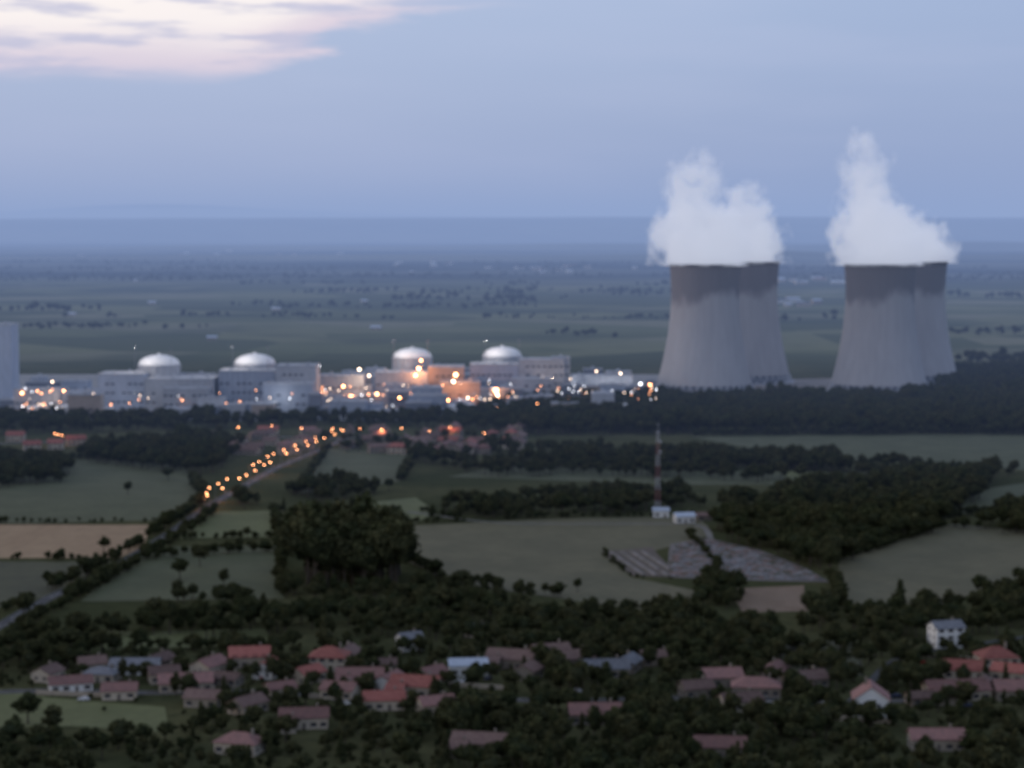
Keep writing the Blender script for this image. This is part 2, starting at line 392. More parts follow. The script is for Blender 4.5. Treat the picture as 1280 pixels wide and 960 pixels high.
def fill(poly,sp,hr,kinds=BROAD,prob=1,clump=0):
    P=[G(*p) for p in poly]; x0=min(p[0] for p in P);x1=max(p[0] for p in P);y0=min(p[1] for p in P);y1=max(p[1] for p in P)
    out=[]; x=x0
    while x<x1:
        y=y0
        while y<y1:
            a=x+U(-.45,.45)*sp; b_=y+U(-.45,.45)*sp; y+=sp
            wx=a+7*noise.noise(Vector((a/25,b_/25,9))); wy=b_+14*noise.noise(Vector((a/25,b_/25,19)))
            if R()>prob or not inpoly(wx,wy,P): continue
            if clump and noise.noise(Vector((a/clump,b_/clump,3)))<-.02: continue
            if blocked(a,b_): continue
            out.append((a,b_,U(*hr)*(.95+.45*noise.noise(Vector((a/30,b_/30,0)))),random.choice(kinds)))
        x+=sp
    return out
def line(pts,sp,hr,kinds=BROAD,jit=2,prob=1):
    out=[]; P=[G(*p) for p in pts]
    for (a,b_),(c_,d_) in zip(P,P[1:]):
        L_=math.hypot(c_-a,d_-b_); n=int(L_/sp)
        for i in range(n):
            t=(i+R())/n; x=a+(c_-a)*t+U(-jit,jit); y=b_+(d_-b_)*t+U(-jit,jit)
            if R()<prob and not blocked(x,y,-1): out.append((x,y,U(*hr)*(1+.6*max(0,noise.noise(Vector((x/20,y/20,5))))),random.choice(kinds)))
    return out
BUSH=[7,8,7,8,0]
# ------------------------------------------------------------ houses
roofc={'red':surf('red_clay_tiles',(.25,.088,.072),(.30,.115,.092),.6,rand=.5),'brown':surf('brown_tiles',(.14,.09,.08),(.175,.118,.10),.6,rand=.5),
 'pink':surf('weathered_tiles',(.24,.13,.115),(.19,.11,.10),.6,rand=.5),'grey':surf('slate_roof',(.13,.135,.15),(.17,.175,.19),.6,rand=.4),'pale':surf('pale_sheet_roof',(.45,.50,.58),(.38,.43,.5),.4,rand=.15)}
wallc={'cream':surf('cream_render',(.44,.38,.30),(.38,.33,.27),.5,rand=.6),'white':surf('white_render',(.74,.74,.72),(.66,.66,.64),.5,rand=.1),'stone':surf('stone_wall',(.26,.22,.18),(.18,.16,.135),.9,rand=.3)}
glass=surf('window_glass',(.03,.035,.045),(.04,.045,.06),.3,rough=.15); wood=surf('painted_shutter',(.12,.10,.09),(.16,.14,.12),.5); trim=surf('white_frame',(.6,.6,.58),(.7,.7,.68),.5)
def house(px,py,w,d,hh,rise,rz,roof='red',wall='cream',hip=False,lit=False,name='house',wing=False,far=False):
    x,y=G(px,py); avoid.append((x,y,max(w,d)/2+1.5)); 
    if not far: avoid.append((x,y-max(w,d)*.75,3.0))
    p=empty(name,(x,y,0),rz)
    wb=MB(); rb=MB(); gb=MB(); db=MB(); cb=MB()
    def block(cx,cy,w,d,hh,rise):
        vs=[(cx-w/2,cy-d/2,-.2),(cx+w/2,cy-d/2,-.2),(cx+w/2,cy+d/2,-.2),(cx-w/2,cy+d/2,-.2),(cx-w/2,cy-d/2,hh),(cx+w/2,cy-d/2,hh),(cx+w/2,cy+d/2,hh),(cx-w/2,cy+d/2,hh)]
        fs=[(0,1,5,4),(2,3,7,6)]
        if hip: fs+=[(1,2,6,5),(3,0,4,7)]
        else: vs+=[(cx-w/2,cy,hh+rise-.06),(cx+w/2,cy,hh+rise-.06)]; fs+=[(1,2,6,9,5),(3,0,4,8,7)]
        wb.add(vs,fs)
        o=.55; sl=rise/(d/2); ze=hh-o*sl; zt=hh+rise; hx=w/2+o; i=(d/2 if hip else 0); th=.22
        e=[(cx-hx,cy-d/2-o,ze),(cx+hx,cy-d/2-o,ze),(cx+hx,cy+d/2+o,ze),(cx-hx,cy+d/2+o,ze),(cx-hx+(i+o if hip else 0),cy,zt),(cx+hx-(i+o if hip else 0),cy,zt)]
        t=[(a,b_,c_+th) for a,b_,c_ in e]
        rb.add(t+e,[(0,1,5,4),(2,3,4,5),(1,2,5),(3,0,4)] if hip else [(0,1,5,4),(2,3,4,5)])
        rb.add(t+e,[(6,7,1,0),(8,9,3,2),(7,6,10,11),(9,8,11,10)]+([(7,8,2,1),(9,6,0,3)] if hip else [(7,11,5,1),(11,8,2,5),(9,10,4,3),(10,6,0,4)]))
        rb.box(cx,cy,zt+th-.05,(w-2*i)*.98,.35,.14)
        cb.box(cx+w*.28,cy+d*.12,hh+rise*.3,.7,.9,rise*.95+.6)
    block(0,0,w,d,hh,rise)
    if wing: block(-w*.32,-d*.62,d*.55,d*.9,hh*.82,rise*.7)
    nf=max(1,int(round(hh/2.9))); nx=max(2,int(w/3.2))
    for f in range(nf):
        for i in range(nx):
            wx=-w/2+w*(i+.5)/nx
            for s in (-1,1):
                if f==0 and i==nx//2 and s==-1:
                    db.box(wx,s*(d/2+.03),.02,1.1,.08,2.2); continue
                gb.box(wx,s*(d/2+.012),f*2.8+1.0,1.1,.06,1.3,0); 
                for k in (-1,1): gb.box(wx+k*.85,s*(d/2+.03),f*2.8+.98,.55,.06,1.35,1)
                gb.box(wx,s*(d/2+.06),f*2.8+.9,1.3,.14,.08,2)
        for s in (-1,1):
            for k in (-.22,.22): gb.box(s*(w/2+.012),d*k,f*2.8+1.0,.06,1.0,1.25,0); gb.box(s*(w/2+.06),d*k,f*2.8+.9,.14,1.2,.08,2)
    wb.obj('walls',[wallc[wall]],p); rb.obj('roof',[roofc[roof]],p); gb.obj('windows',[glass,wood,trim],p); db.obj('door',[wood],p); cb.obj('chimney',[wallc['stone']],p)
    return p
hs=[ # px,py,w,d,h,rise,rz,roof,wall,hip,wing
(312,832,15,10,4.6,2.8,.15,'red','cream',False,False),(412,836,14,11,5.6,3.0,-.1,'red','cream',True,False),(450,856,17,10,3.8,2.6,.05,'pink','cream',False,True),
(520,868,17,11,4.2,2.8,-.2,'red','cream',False,True),(232,862,19,10,3.6,2.5,.2,'pink','cream',False,False),(170,840,18,11,3.6,1.7,0,'grey','white',False,False),
(88,862,15,10,3.2,1.9,.3,'pink','white',False,False),(128,850,12,9,3.2,1.8,-.2,'grey','cream',True,False),(585,842,14,9,4,1.8,.1,'pale','white',False,False),(512,812,9,7,5,2.0,.5,'grey','white',False,False),
(595,795,9,7,3.4,1.8,0,'pale','cream',False,False),(640,834,18,10,4.2,2.8,-.25,'brown','stone',False,True),(688,826,14,10,4.2,2.6,.3,'brown','stone',False,False),(755,845,18,10,3.8,2.6,.1,'grey','cream',False,False),(720,832,12,9,3.8,2.4,.4,'brown','stone',False,False),
(900,856,15,10,3.8,2.5,.15,'pink','stone',False,False),(945,868,17,10,3.8,2.5,-.1,'pink','stone',True,False),(925,886,14,9,3.5,2.3,.3,'brown','cream',False,False),(1006,858,15,9,3.6,2.3,.4,'brown','stone',False,True),
(1182,808,12,9,8.2,2.2,.25,'grey','white',False,False),(1088,893,12,12,6.5,4.2,1.45,'pink','white',False,False),(1245,838,14,11,6,3.2,.1,'red','cream',True,False),(1205,846,15,10,3.6,2.8,-.2,'red','cream',False,False),(1195,872,22,11,3.8,2.7,.1,'pink','cream',False,True),(1272,872,17,11,3.8,2.7,.0,'pink','cream',False,False),
(745,902,18,10,3.8,2.6,.05,'pink','stone',False,False),(380,908,16,9,4,2.4,.1,'pink','cream',False,True),(300,940,14,9,4,2.4,-.3,'pink','cream',True,False),
(600,940,17,9,4,2.4,-.2,'brown','stone',False,True),(900,945,16,9,4,2.4,-.1,'pink','stone',False,False),(1170,935,17,9,4,2.4,0,'pink','cream',False,False),
(350,868,10,7,3,1.7,.5,'pink','cream',False,False),(285,856,10,7,3,1.7,-.4,'brown','stone',False,False),(480,838,9,7,3,1.6,.2,'brown','stone',False,False),(1150,880,9,7,3,1.6,.2,'brown','stone',False,False),(820,830,12,8,3.5,2,.2,'brown','stone',False,False),
(487,862,13,9,3.8,2.4,1.2,'pink','white',False,False),(435,828,10,8,4.2,2.3,1.3,'brown','cream',False,False),(262,842,13,9,4,2.3,1.1,'pink','cream',False,False),(335,845,12,8,4,2.3,1.35,'red','white',False,False),(200,834,10,8,3.5,2,1.1,'brown','stone',False,False),(60,850,10,8,3.5,2,1.2,'brown','cream',False,False),
(1230,868,10,8,4,2.3,1.3,'brown','stone',False,False),(1262,850,12,8,4,2.3,-.5,'red','cream',False,False),(660,848,10,8,3.8,2.2,1.2,'brown','stone',False,False),(785,838,11,8,3.8,2.2,1.2,'grey','stone',False,False),(968,848,11,8,3.8,2.2,1.2,'pink','stone',False,False),(540,852,10,8,3.6,2.2,.8,'pink','cream',False,False),
(385,852,11,8,3.8,2.2,.9,'red','cream',False,False),(425,872,12,8,3.6,2.2,-.3,'pink','cream',False,False),(480,885,14,9,3.8,2.3,.1,'red','cream',False,False),(545,890,12,8,3.6,2.2,.4,'pink','cream',False,False),(205,852,11,8,3.8,2.2,.3,'brown','cream',False,False),(150,872,12,8,3.4,2.1,.1,'pink','cream',False,False),(115,838,10,8,3.4,2.0,.4,'brown','cream',False,False),(255,882,12,8,3.6,2.2,-.2,'brown','cream',False,False),(310,890,12,8,3.6,2.2,.9,'brown','cream',False,False),(870,870,11,8,3.6,2.2,.3,'brown','stone',False,False)]
for h in hs: house(*h[:9],hip=h[9],wing=h[10])
for i in range(70):
    px=random.choice([U(270,400),U(400,560),U(560,650)]); py=U(541,568)
    x,y=G(px,py)
    if blocked(x,y,1): continue
    house(px,py,U(8,19),U(7,11),U(3.2,6.5),U(2,3),random.choice([U(-.4,.4),U(1.1,1.5)]),random.choice(['red','brown','pink','brown']),random.choice(['cream','cream','stone','stone']),hip=R()<.3,far=True)
for px,py in ((70,561),(95,556),(40,563),(20,551)): house(px,py,U(11,16),9,5,2.4,U(-.3,.3),'red','cream')
house(826,646,9,6,4,1.4,0,'pale','white'); house(855,653,11,7,4,1.6,.2,'pale','white'); house(880,650,9,6,3,1.4,.2,'brown','stone')
for px,py in ((515,341),(190,380),(455,378),(1000,380),(985,383),(170,352),(265,425),(345,388),(470,412),(90,395)): house(px,py,U(12,18),9,4,2.5,U(-.4,.4),'pale','cream',name='farmhouse',far=True)
for k in range(46): 
    cx,cy,sp_=random.choice([(300,316,130),(520,330,60),(1010,352,60),(700,338,90),(130,322,80),(990,380,30)])
    house(cx+random.gauss(0,sp_*.5),cy+random.gauss(0,2.2),U(18,40),U(12,18),U(5,10),3,U(-.5,.5),random.choice(['pale','pink','grey']),random.choice(['white','cream']),name='town_building',far=True)
for a,b_ in (((45,868),(150,872)),((560,858),(630,862)),((380,872),(440,876)),((1040,900),(1120,905)),((1150,822),(1215,826))):
    A=Vector((*G(*a),0));B=Vector((*G(*b_),0)); mb=MB(); L_=(B-A).length; mb.box(0,0,0,L_,.3,1.5); mb.box(0,0,1.502,L_+.1,.42,.1)
    o=mb.obj('garden_wall',[wallc['cream']]); o.location=(A+B)/2; o.rotation_euler=(0,0,math.atan2((B-A).y,(B-A).x))
    n=int(L_/3)
    for i in range(n): avoid.append((*(A.lerp(B,i/n)).xy,1))
# ------------------------------------------------------------ cars
def car_mesh(col,nm):
    body=surf(nm,col,tuple(c*.9 for c in col),.5,rough=.3); tyre=surf(nm+'_tyre',(.02,.02,.02),(.03,.03,.03),1)
    mb=MB(); prof=[(-2.1,.35),(-2.15,.75),(-1.9,.95),(-1.0,1.0),(-.45,1.42),(.9,1.45),(1.55,1.02),(2.05,.95),(2.1,.4)]
    n=len(prof); vs=[(x,-.85 if z<1.1 else -.68,z) for x,z in prof]+[(x,.85 if z<1.1 else .68,z) for x,z in prof]
    mb.add(vs,[(i,(i+1)%n,n+(i+1)%n,n+i) for i in range(n)]+[tuple(range(n))[::-1],tuple(range(n,2*n))],0)
    for s in (-1,1): mb.add([(-.85,s*.80,1.06),(1.35,s*.80,1.06),(.85,s*.715,1.36),(-.42,s*.715,1.36)],[(0,1,2,3)],1)
    mb.add([(-1.0,-.66,1.03),(-1.0,.66,1.03),(-.52,.6,1.41),(-.52,-.6,1.41)],[(0,1,2,3)],1)
    for x in (-1.3,1.3):
        for s in (-1,1): mb.beam((x,s*.7,.32),(x,s*.9,.32),.32,12,2)
    for s in (-1,1): mb.box(-2.12,s*.6,.62,.08,.3,.16,3)
    return mb.mesh('car',[body,glass,tyre,trim])
cars=[car_mesh(c,n) for c,n in (((.6,.6,.62),'silver_paint'),((.04,.05,.09),'blue_paint'),((.35,.03,.03),'red_paint'),((.75,.75,.73),'white_paint'))]
for px,py,rz in ((150,860,.1),(165,861,.1),(360,868,0),(430,882,.3),(570,852,1.2),(580,853,1.2),(610,850,1.1),(720,866,0),(770,866,.1),(960,882,0),(1120,872,.3),(1210,884,0),(1230,884,0),(530,885,.1),(330,848,1),(1150,830,.5),(105,876,0),(860,880,.2)):
    x,y=G(px,py); linkobj('parked_car',random.choice(cars),None,(x,y,.05),rz); avoid.append((x,y,2))
# ------------------------------------------------------------ street lamps along the road
mb=MB(); mb.beam((0,0,0),(0,0,8.5),.11,8,0,.07); mb.beam((0,0,8.45),(1.8,0,9.0),.05,6,0); mb.box(1.9,0,8.95,.9,.3,.16,0); mb.box(0,0,0,.4,.4,.5,0)
steel=surf('galvanised_steel',(.25,.25,.26),(.3,.3,.31),.5); pole_me=mb.mesh('lamp_pole',[steel])
mb=MB(); mb.lathe([(0.001,8.4),(.33,8.5),(.46,8.7),(.33,8.86),(.001,8.92)],8,1.9,0); bulb_me=mb.mesh('lamp_bulb',[E_OR],True)
LC=[0]
def street_lamp(x,y,rz,e=500):
    p=empty('street_lamp',(x,y,0),rz); linkobj('pole',pole_me,p); linkobj('bulb',bulb_me,p); LC[0]+=1
    if e and LC[0]%3==0: plight(p,(1.9,0,8.0),ORANGE,e*2.2,.3)
acc=0
for i in range(1,len(RQ)):
    acc+=(RQ[i]-RQ[i-1]).length
    q=RQ[i]; 
    if q.y<1240: break
    if acc>15:
        acc=0; d=(RQ[i]-RQ[i-1]).normalized(); nn=Vector((-d.y,d.x,0)); a=math.atan2(nn.y,nn.x)
        for s in (1,-1):
            if R()<.85:
                p=q+nn*(5+U(-.4,1.6))*s+d*U(-5,5); street_lamp(p.x,p.y,a+(math.pi if s>0 else 0),600)
for px,py in ((262,634),(256,637),(430,551),(450,550),(480,551),(505,549),(535,553),(70,558),(66,556),(78,559),(300,548),(340,546),(605,556),(560,548),(380,549),(415,549)):
    x,y=G(px,py); street_lamp(x,y,U(0,6),900)
# ------------------------------------------------------------ power station
conc=surf('pale_concrete',(.44,.455,.49),(.37,.385,.42),.05,rand=.25); clad=surf('blue_grey_cladding',(.38,.42,.50),(.32,.36,.44),.05,(1,1,.3),rand=.35); whitep=surf('white_painted_concrete',(.8,.8,.8),(.76,.76,.77),.05,rough=1,spec=0)
darkc=surf('dark_cladding',(.17,.19,.23),(.21,.23,.28),.08,rand=.2); ochre=surf('ochre_cladding',(.40,.33,.29),(.34,.29,.25),.08,rand=.2)
def ind(name,x,y,w,d,h,rz=0,mat=None,bands=True,sh=0):
    p=empty(name,(x,y,0),rz); mat=mat or random.choice([conc,clad,clad,conc,conc,darkc,ochre]); mb=MB(); mb.box(0,0,0,w,d,h); mb.obj('walls',[mat],p)
    mb=MB()
    for s in (-1,1): mb.box(0,s*(d/2+.05),h-.2,w+.7,.5,1.0); mb.box(s*(w/2+.05),0,h-.2,.5,d-.42,1.0)
    mb.box(0,0,h+.01,w-.6,d-.6,.25)
    for i in range(max(1,int(w/14))): mb.box(-w/2+w*(i+.5)/max(1,int(w/14)),U(-.2,.2)*d,h+.27,U(2,4),U(2,4),U(1.2,3))
    mb.obj('roof',[conc],p)
    if bands:
        mb=MB(); k=max(2,int(w/5))
        for f in range(1 if h<12 else max(1,int(h/8))):
            for i in range(k):
                if R()<.7: mb.box(-w/2+w*(i+.5)/k,-d/2-.02,2+f*8,w/k*.6,.1,1.5,0)
        for i in range(max(1,int(w/12))): mb.box(-w/2+U(.1,.9)*w,-d/2-.04,0,4,.1,4.5,1)
        for i in range(k+1): mb.box(-w/2+w*i/k,-d/2-.1,0,.35,.3,h-.25,2)
        mb.obj('windows_and_doors',[glass,trim,mat],p)
    return p
def reactor(x,y,hh=42,r=18.5):
    p=empty('reactor_building',(x,y,0)); mb=MB()
    mb.lathe([(r,0),(r,hh-2),(r+.8,hh-2),(r+.8,hh),(r,hh)],48); 
    for i in range(12):
        a=i*math.pi/6; mb.box((r+.3)*math.cos(a),(r+.3)*math.sin(a),0,1.2,1.6,hh-2.05,rot=a)
    mb.obj('containment_wall',[conc],p)
    mb=MB(); mb.lathe([(r*math.cos(t),hh+8.5*math.sin(t)) for t in [i*math.pi/2/10*.999 for i in range(11)]],48); mb.lathe([(1.6,hh+8.2),(1.6,hh+9.6),(.01,hh+9.8)],12); mb.obj('dome',[whitep],p,True)
    mb=MB(); mb.box(r+9,2,0,20,26,30); mb.box(r+9,2,30.01,21,27,.8); mb.box(-r-10,-4,0,20,22,24); mb.box(-r-10,-4,24.01,21,23,.8); mb.obj('fuel_building',[clad],p)
    mb=MB()
    for s in (-1,1):
        mb.beam((s*16,-r-14,0),(s*16,-r-14,hh+16),.35,6,0,.2); mb.box(s*16,-r-14,hh+16,2.4,.6,1.0)
    mb.obj('floodlight_masts',[steel],p)
    plight(p,(-16,-r-13,hh+17.5),(1,.92,.86),19000,.6)
def scaleat(px,D): return (px-640)/F*(D+H*.076)
for px,D in ((201,1885),(320,1900),(516,1990),(628,2010)): reactor(scaleat(px,D),D)
def hallpx(name,x0,x1,D,ytop,mat,d=36,**k):
    h=H-(ytop-281)*D/F; a=scaleat(x0,D);b_=scaleat(x1,D); return ind(name,(a+b_)/2,D+d/2,b_-a,d,h,0,mat,**k)
hallpx('turbine_hall',125,182,1845,468,clad); hallpx('turbine_hall',183,268,1840,474,conc); hallpx('turbine_hall',275,345,1850,464,clad); hallpx('turbine_hall',346,396,1848,458,conc)
hallpx('turbine_hall',470,535,1940,466,conc,30);hallpx('turbine_hall',536,580,1940,459,ochre,30); hallpx('turbine_hall',588,648,1955,456,clad,30); hallpx('turbine_hall',649,705,1955,450,conc,30)
hallpx('annex_building',205,262,1815,486,conc,16); hallpx('annex_building',330,392,1820,480,clad,16); hallpx('office_block',20,75,1830,487,conc,20); hallpx('office_block',75,120,1838,492,clad,20)
hallpx('plant_tower_building',-60,17,1900,406,clad,30,bands=False); hallpx('auxiliary_building',400,455,1900,470,conc,25); hallpx('auxiliary_building',550,600,1920,478,ochre,18)
hallpx('auxiliary_building',640,690,1925,474,conc,18); hallpx('auxiliary_building',690,712,1960,447,conc,14); hallpx('warehouse',715,790,2010,470,conc,24)
for i in range(120):
    D=U(1790,2140); px=U(-10,825)
    if px<400 and 1810<D<1960 and px>90: D=U(1980,2140) if R()<.6 else U(1778,1800)
    if 465<px<710 and 1930<D<2050: D=U(1800,1915)
    h=U(5,13) if R()<.6 else U(13,24)
    ind(random.choice(['warehouse','workshop_building','auxiliary_building']),scaleat(px,D),D,U(9,36),U(10,22),h,U(-.05,.05))
for i in range(16):
    D=U(1800,1920); px=random.choice([U(400,600),U(700,820),U(20,100)]); r=U(5,9); h=U(7,13)
    p=empty('storage_tank',(scaleat(px,D),D,0)); mb=MB(); mb.lathe([(r,0),(r,h),(r+.15,h),(r+.15,h+.3),(r*.5,h+1.2),(.01,h+1.6)],28); mb.obj('shell',[whitep],p)
    mb=MB(); mb.beam((r+.4,0,0),(r+.4,0,h+1),.12); mb.beam((-r*.2,-r-.3,0),(-r*.2,-r-.3,h+1),.12); mb.obj('ladder',[steel],p)
fl=empty('floodlight_masts'); mp=MB(); mh=[MB(),MB(),MB(),MB()]
def mast(px,D,z,kind,rad):
    x=scaleat(px,D); mp.beam((x,D,0),(x,D,z),.2,5,0,.1); mp.box(x,D,z,1.4,.4,.3)
    mh[kind].lathe([(.01,z-rad*1.0),(rad*.75,z-rad*.7),(rad,z),(rad*.75,z+rad*.7),(.01,z+rad)],8,x,D-.8)
for i in range(170):
    c_=random.choice([(20,120),(120,400),(400,470),(400,650),(600,715),(700,820)])
    k=random.choices([0,1,2,3],[3,4,4,4])[0]
    mast(U(*c_),U(1780,1835) if c_[1]<=400 else U(1800,1935),U(9,26),k,U(.25,.55))
for px,D,z,k,rad in ((450,1900,36,1,1.2),(462,1905,30,1,1.0),(570,1915,30,0,1.7),(567,1912,24,1,1.4),(620,1860,20,0,2.0),(622,1858,16,1,1.2),(524,1940,34,0,1.4),(520,1935,28,0,1.2),(527,1935,42,0,1.0),(430,1880,22,0,1.1),(404,1860,18,0,1.1),(472,1870,16,0,1.2),(715,1990,16,2,1.3),(722,1990,15,2,1.3),(735,1990,14,2,1.0),(765,1990,14,2,1.2),(800,2000,15,2,1.2),(812,2000,14,0,1.2),(775,1990,26,1,.9),(745,1990,28,1,.8),(400,1890,40,2,.9),(30,1830,20,0,1.0),(68,1830,30,1,.8),(82,1830,22,0,.8),(560,1850,12,0,1.2),(585,1850,14,1,1.0),(500,1850,14,0,1.0),(640,1850,18,1,.8)):
    mast(px,D,z,k,rad)
mp.obj('masts',[steel],fl); 
for i,(mm,k) in enumerate(zip(mh,(E_OR,E_WA,E_WH,E_OR2))): mm.obj('lamp_heads_%d'%i,[k],fl,True)
for px,D,z,col,e in ((524,1935,34,ORANGE,18000),(570,1905,26,ORANGE,26000),(620,1850,14,ORANGE,20000),(455,1890,30,WARM,12000),(440,1860,16,ORANGE,12000),(690,1930,26,WARM,7000),(150,1810,16,WHITE,4000),(350,1808,18,WHITE,4000),(75,1815,18,WARM,6000),(720,1985,14,WHITE,9000),(775,1985,14,WHITE,9000)):
    plight(fl,(scaleat(px,D),D-3,z),col,e,.8)
# ------------------------------------------------------------ cooling towers
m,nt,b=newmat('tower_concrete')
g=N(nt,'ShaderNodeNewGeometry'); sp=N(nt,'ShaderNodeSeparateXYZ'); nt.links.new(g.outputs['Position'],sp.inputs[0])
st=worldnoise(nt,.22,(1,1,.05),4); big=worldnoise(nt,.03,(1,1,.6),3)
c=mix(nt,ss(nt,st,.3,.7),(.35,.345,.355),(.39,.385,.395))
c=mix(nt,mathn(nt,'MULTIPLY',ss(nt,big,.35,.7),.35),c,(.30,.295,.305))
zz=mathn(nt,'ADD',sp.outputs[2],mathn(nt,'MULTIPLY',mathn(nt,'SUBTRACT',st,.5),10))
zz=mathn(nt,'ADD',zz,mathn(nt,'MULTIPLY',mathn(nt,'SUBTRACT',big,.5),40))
c=mix(nt,mathn(nt,'MULTIPLY',ss(nt,zz,88,102),.72),c,(.125,.12,.135))  # dark upper band: shading painted into the concrete colour by height
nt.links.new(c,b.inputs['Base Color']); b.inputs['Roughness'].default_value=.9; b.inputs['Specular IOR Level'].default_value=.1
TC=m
def tr(z): return 34.2*math.sqrt(1+((z-98)/91.5)**2)
prof=[(tr(z),z) for z in [9+119*i/28 for i in range(29)]]
towers=[]
def ctower(px,D):
    x=scaleat(px,D); p=empty('cooling_tower',(x,D,0)); mb=MB()
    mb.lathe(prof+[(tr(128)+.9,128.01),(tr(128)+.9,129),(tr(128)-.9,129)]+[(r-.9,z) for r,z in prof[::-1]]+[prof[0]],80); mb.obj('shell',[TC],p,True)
    mb=MB(); n=40
    for i in range(n):
        a=2*math.pi*i/n; r0=tr(0)+1.0; r1=tr(9)-.3
        for s in (-1,1):
            a2=a+s*math.pi/n; mb.beam((r0*math.cos(a),r0*math.sin(a),0),(r1*math.cos(a2),r1*math.sin(a2),9.3),.5,6)
    mb.lathe([(tr(0)+3,0),(tr(0)+3,1.2),(tr(0)-3,1.2),(tr(0)-3,0)],60); mb.obj('support_columns',[conc],p)
    mb=MB(); mb.lathe([(tr(9)-2,2),(tr(12)-2.5,8.5),(.1,8.6)],48); mb.obj('fill_deck',[darkc],p)
    towers.append((x,D)); return x,D
T=[ctower(880,2090),ctower(930,2230),ctower(1097,2090),ctower(1138,2230)]
# steam plumes
def steam(x,y,blobs,seed,dens=.08):
    m=bpy.data.materials.new('steam'); m.use_nodes=True; nt=m.node_tree; nt.nodes.clear(); out=N(nt,'ShaderNodeOutputMaterial')
    g=N(nt,'ShaderNodeNewGeometry'); off=N(nt,'ShaderNodeVectorMath',operation='SUBTRACT'); nt.links.new(g.outputs['Position'],off.inputs[0]); off.inputs[1].default_value=(x,y,128)
    P=off.outputs[0]
    def noi(scale,detail,col=False,sd=0):
        v=N(nt,'ShaderNodeVectorMath',operation='MULTIPLY_ADD'); nt.links.new(P,v.inputs[0]); v.inputs[1].default_value=(scale,scale,scale*.8); v.inputs[2].default_value=(sd,sd*.7,sd*1.3)
        n=N(nt,'ShaderNodeTexNoise'); n.inputs['Scale'].default_value=1; n.inputs['Detail'].default_value=detail; n.inputs['Roughness'].default_value=.6; nt.links.new(v.outputs[0],n.inputs['Vector']); return n.outputs['Color' if col else 'Fac']
    s1=N(nt,'ShaderNodeVectorMath',operation='SUBTRACT'); nt.links.new(noi(.035,0,True,seed),s1.inputs[0]); s1.inputs[1].default_value=(.5,.5,.5)
    s2=N(nt,'ShaderNodeVectorMath',operation='MULTIPLY_ADD'); nt.links.new(s1.outputs[0],s2.inputs[0]); s2.inputs[1].default_value=(36,30,26); nt.links.new(P,s2.inputs[2])
    acc=None
    for bx,by,bz,r,k in blobs:
        d=N(nt,'ShaderNodeVectorMath',operation='DISTANCE'); nt.links.new(s2.outputs[0],d.inputs[0]); d.inputs[1].default_value=(bx,by,bz)
        f=mathn(nt,'MULTIPLY_ADD',d.outputs['Value'],-k/r,k)
        acc=f if acc is None else mathn(nt,'SMOOTH_MAX',acc,f,.15)
    f=mathn(nt,'ADD',acc,mathn(nt,'MULTIPLY',mathn(nt,'SUBTRACT',noi(.07,3,False,seed+5),.51),2.2))
    f=mathn(nt,'MULTIPLY',f,2.2,clamp=True)
    sz=N(nt,'ShaderNodeSeparateXYZ'); nt.links.new(P,sz.inputs[0])
    fade=N(nt,'ShaderNodeMapRange'); fade.inputs['From Min'].default_value=30; fade.inputs['From Max'].default_value=125; fade.inputs['To Min'].default_value=1; fade.inputs['To Max'].default_value=.4; nt.links.new(sz.outputs[2],fade.inputs['Value'])
    de=mathn(nt,'MULTIPLY',mathn(nt,'MULTIPLY',f,dens),fade.outputs[0])
    sc=N(nt,'ShaderNodeVolumeScatter'); sc.inputs['Color'].default_value=(.98,.98,.98,1); nt.links.new(de,sc.inputs['Density']); sc.inputs['Anisotropy'].default_value=.1
    em=N(nt,'ShaderNodeEmission'); em.inputs['Color'].default_value=(.27,.29,.35,1); nt.links.new(de,em.inputs['Strength'])  # glow added to the steam in place of multiply scattered light
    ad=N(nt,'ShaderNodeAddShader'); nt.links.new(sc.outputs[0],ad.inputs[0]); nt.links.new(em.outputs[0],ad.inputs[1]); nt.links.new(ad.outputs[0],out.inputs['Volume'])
    try: m.cycles.volume_step_rate=.8
    except Exception as e_: print('step',e_)
    X0=min(b_[0]-b_[3] for b_ in blobs)-8; X1=max(b_[0]+b_[3] for b_ in blobs)+8; Zt=max(b_[2]+b_[3] for b_ in blobs)+10; Yr=max(b_[3] for b_ in blobs)+4
    mb=MB(); mb.box((X0+X1)/2,0,127,X1-X0,2*Yr,Zt+1); o=mb.obj('steam_plume',[m]); o.location=(x,y,0)
steam(*T[0],[(0,0,4,44,1.4),(-26,0,22,30,1.1),(12,0,22,34,1.1),(-12,0,46,30,1.1),(-14,0,70,25,1.0),(-10,0,92,21,.85)],1.7)
steam(*T[1],[(0,0,4,44,1.4),(8,0,22,34,1.1),(-14,0,34,28,1),(6,0,50,23,.85),(0,0,70,18,.7)],7.3)
steam(*T[2],[(0,0,4,44,1.4),(-10,0,24,38,1.2),(-12,0,48,33,1.1),(-12,0,72,27,1.05),(-16,0,96,24,.95),(-22,0,116,20,.85)],13.1)
steam(*T[3],[(0,0,4,44,1.4),(-8,0,22,36,1.1),(-28,0,40,28,1)],21.9)
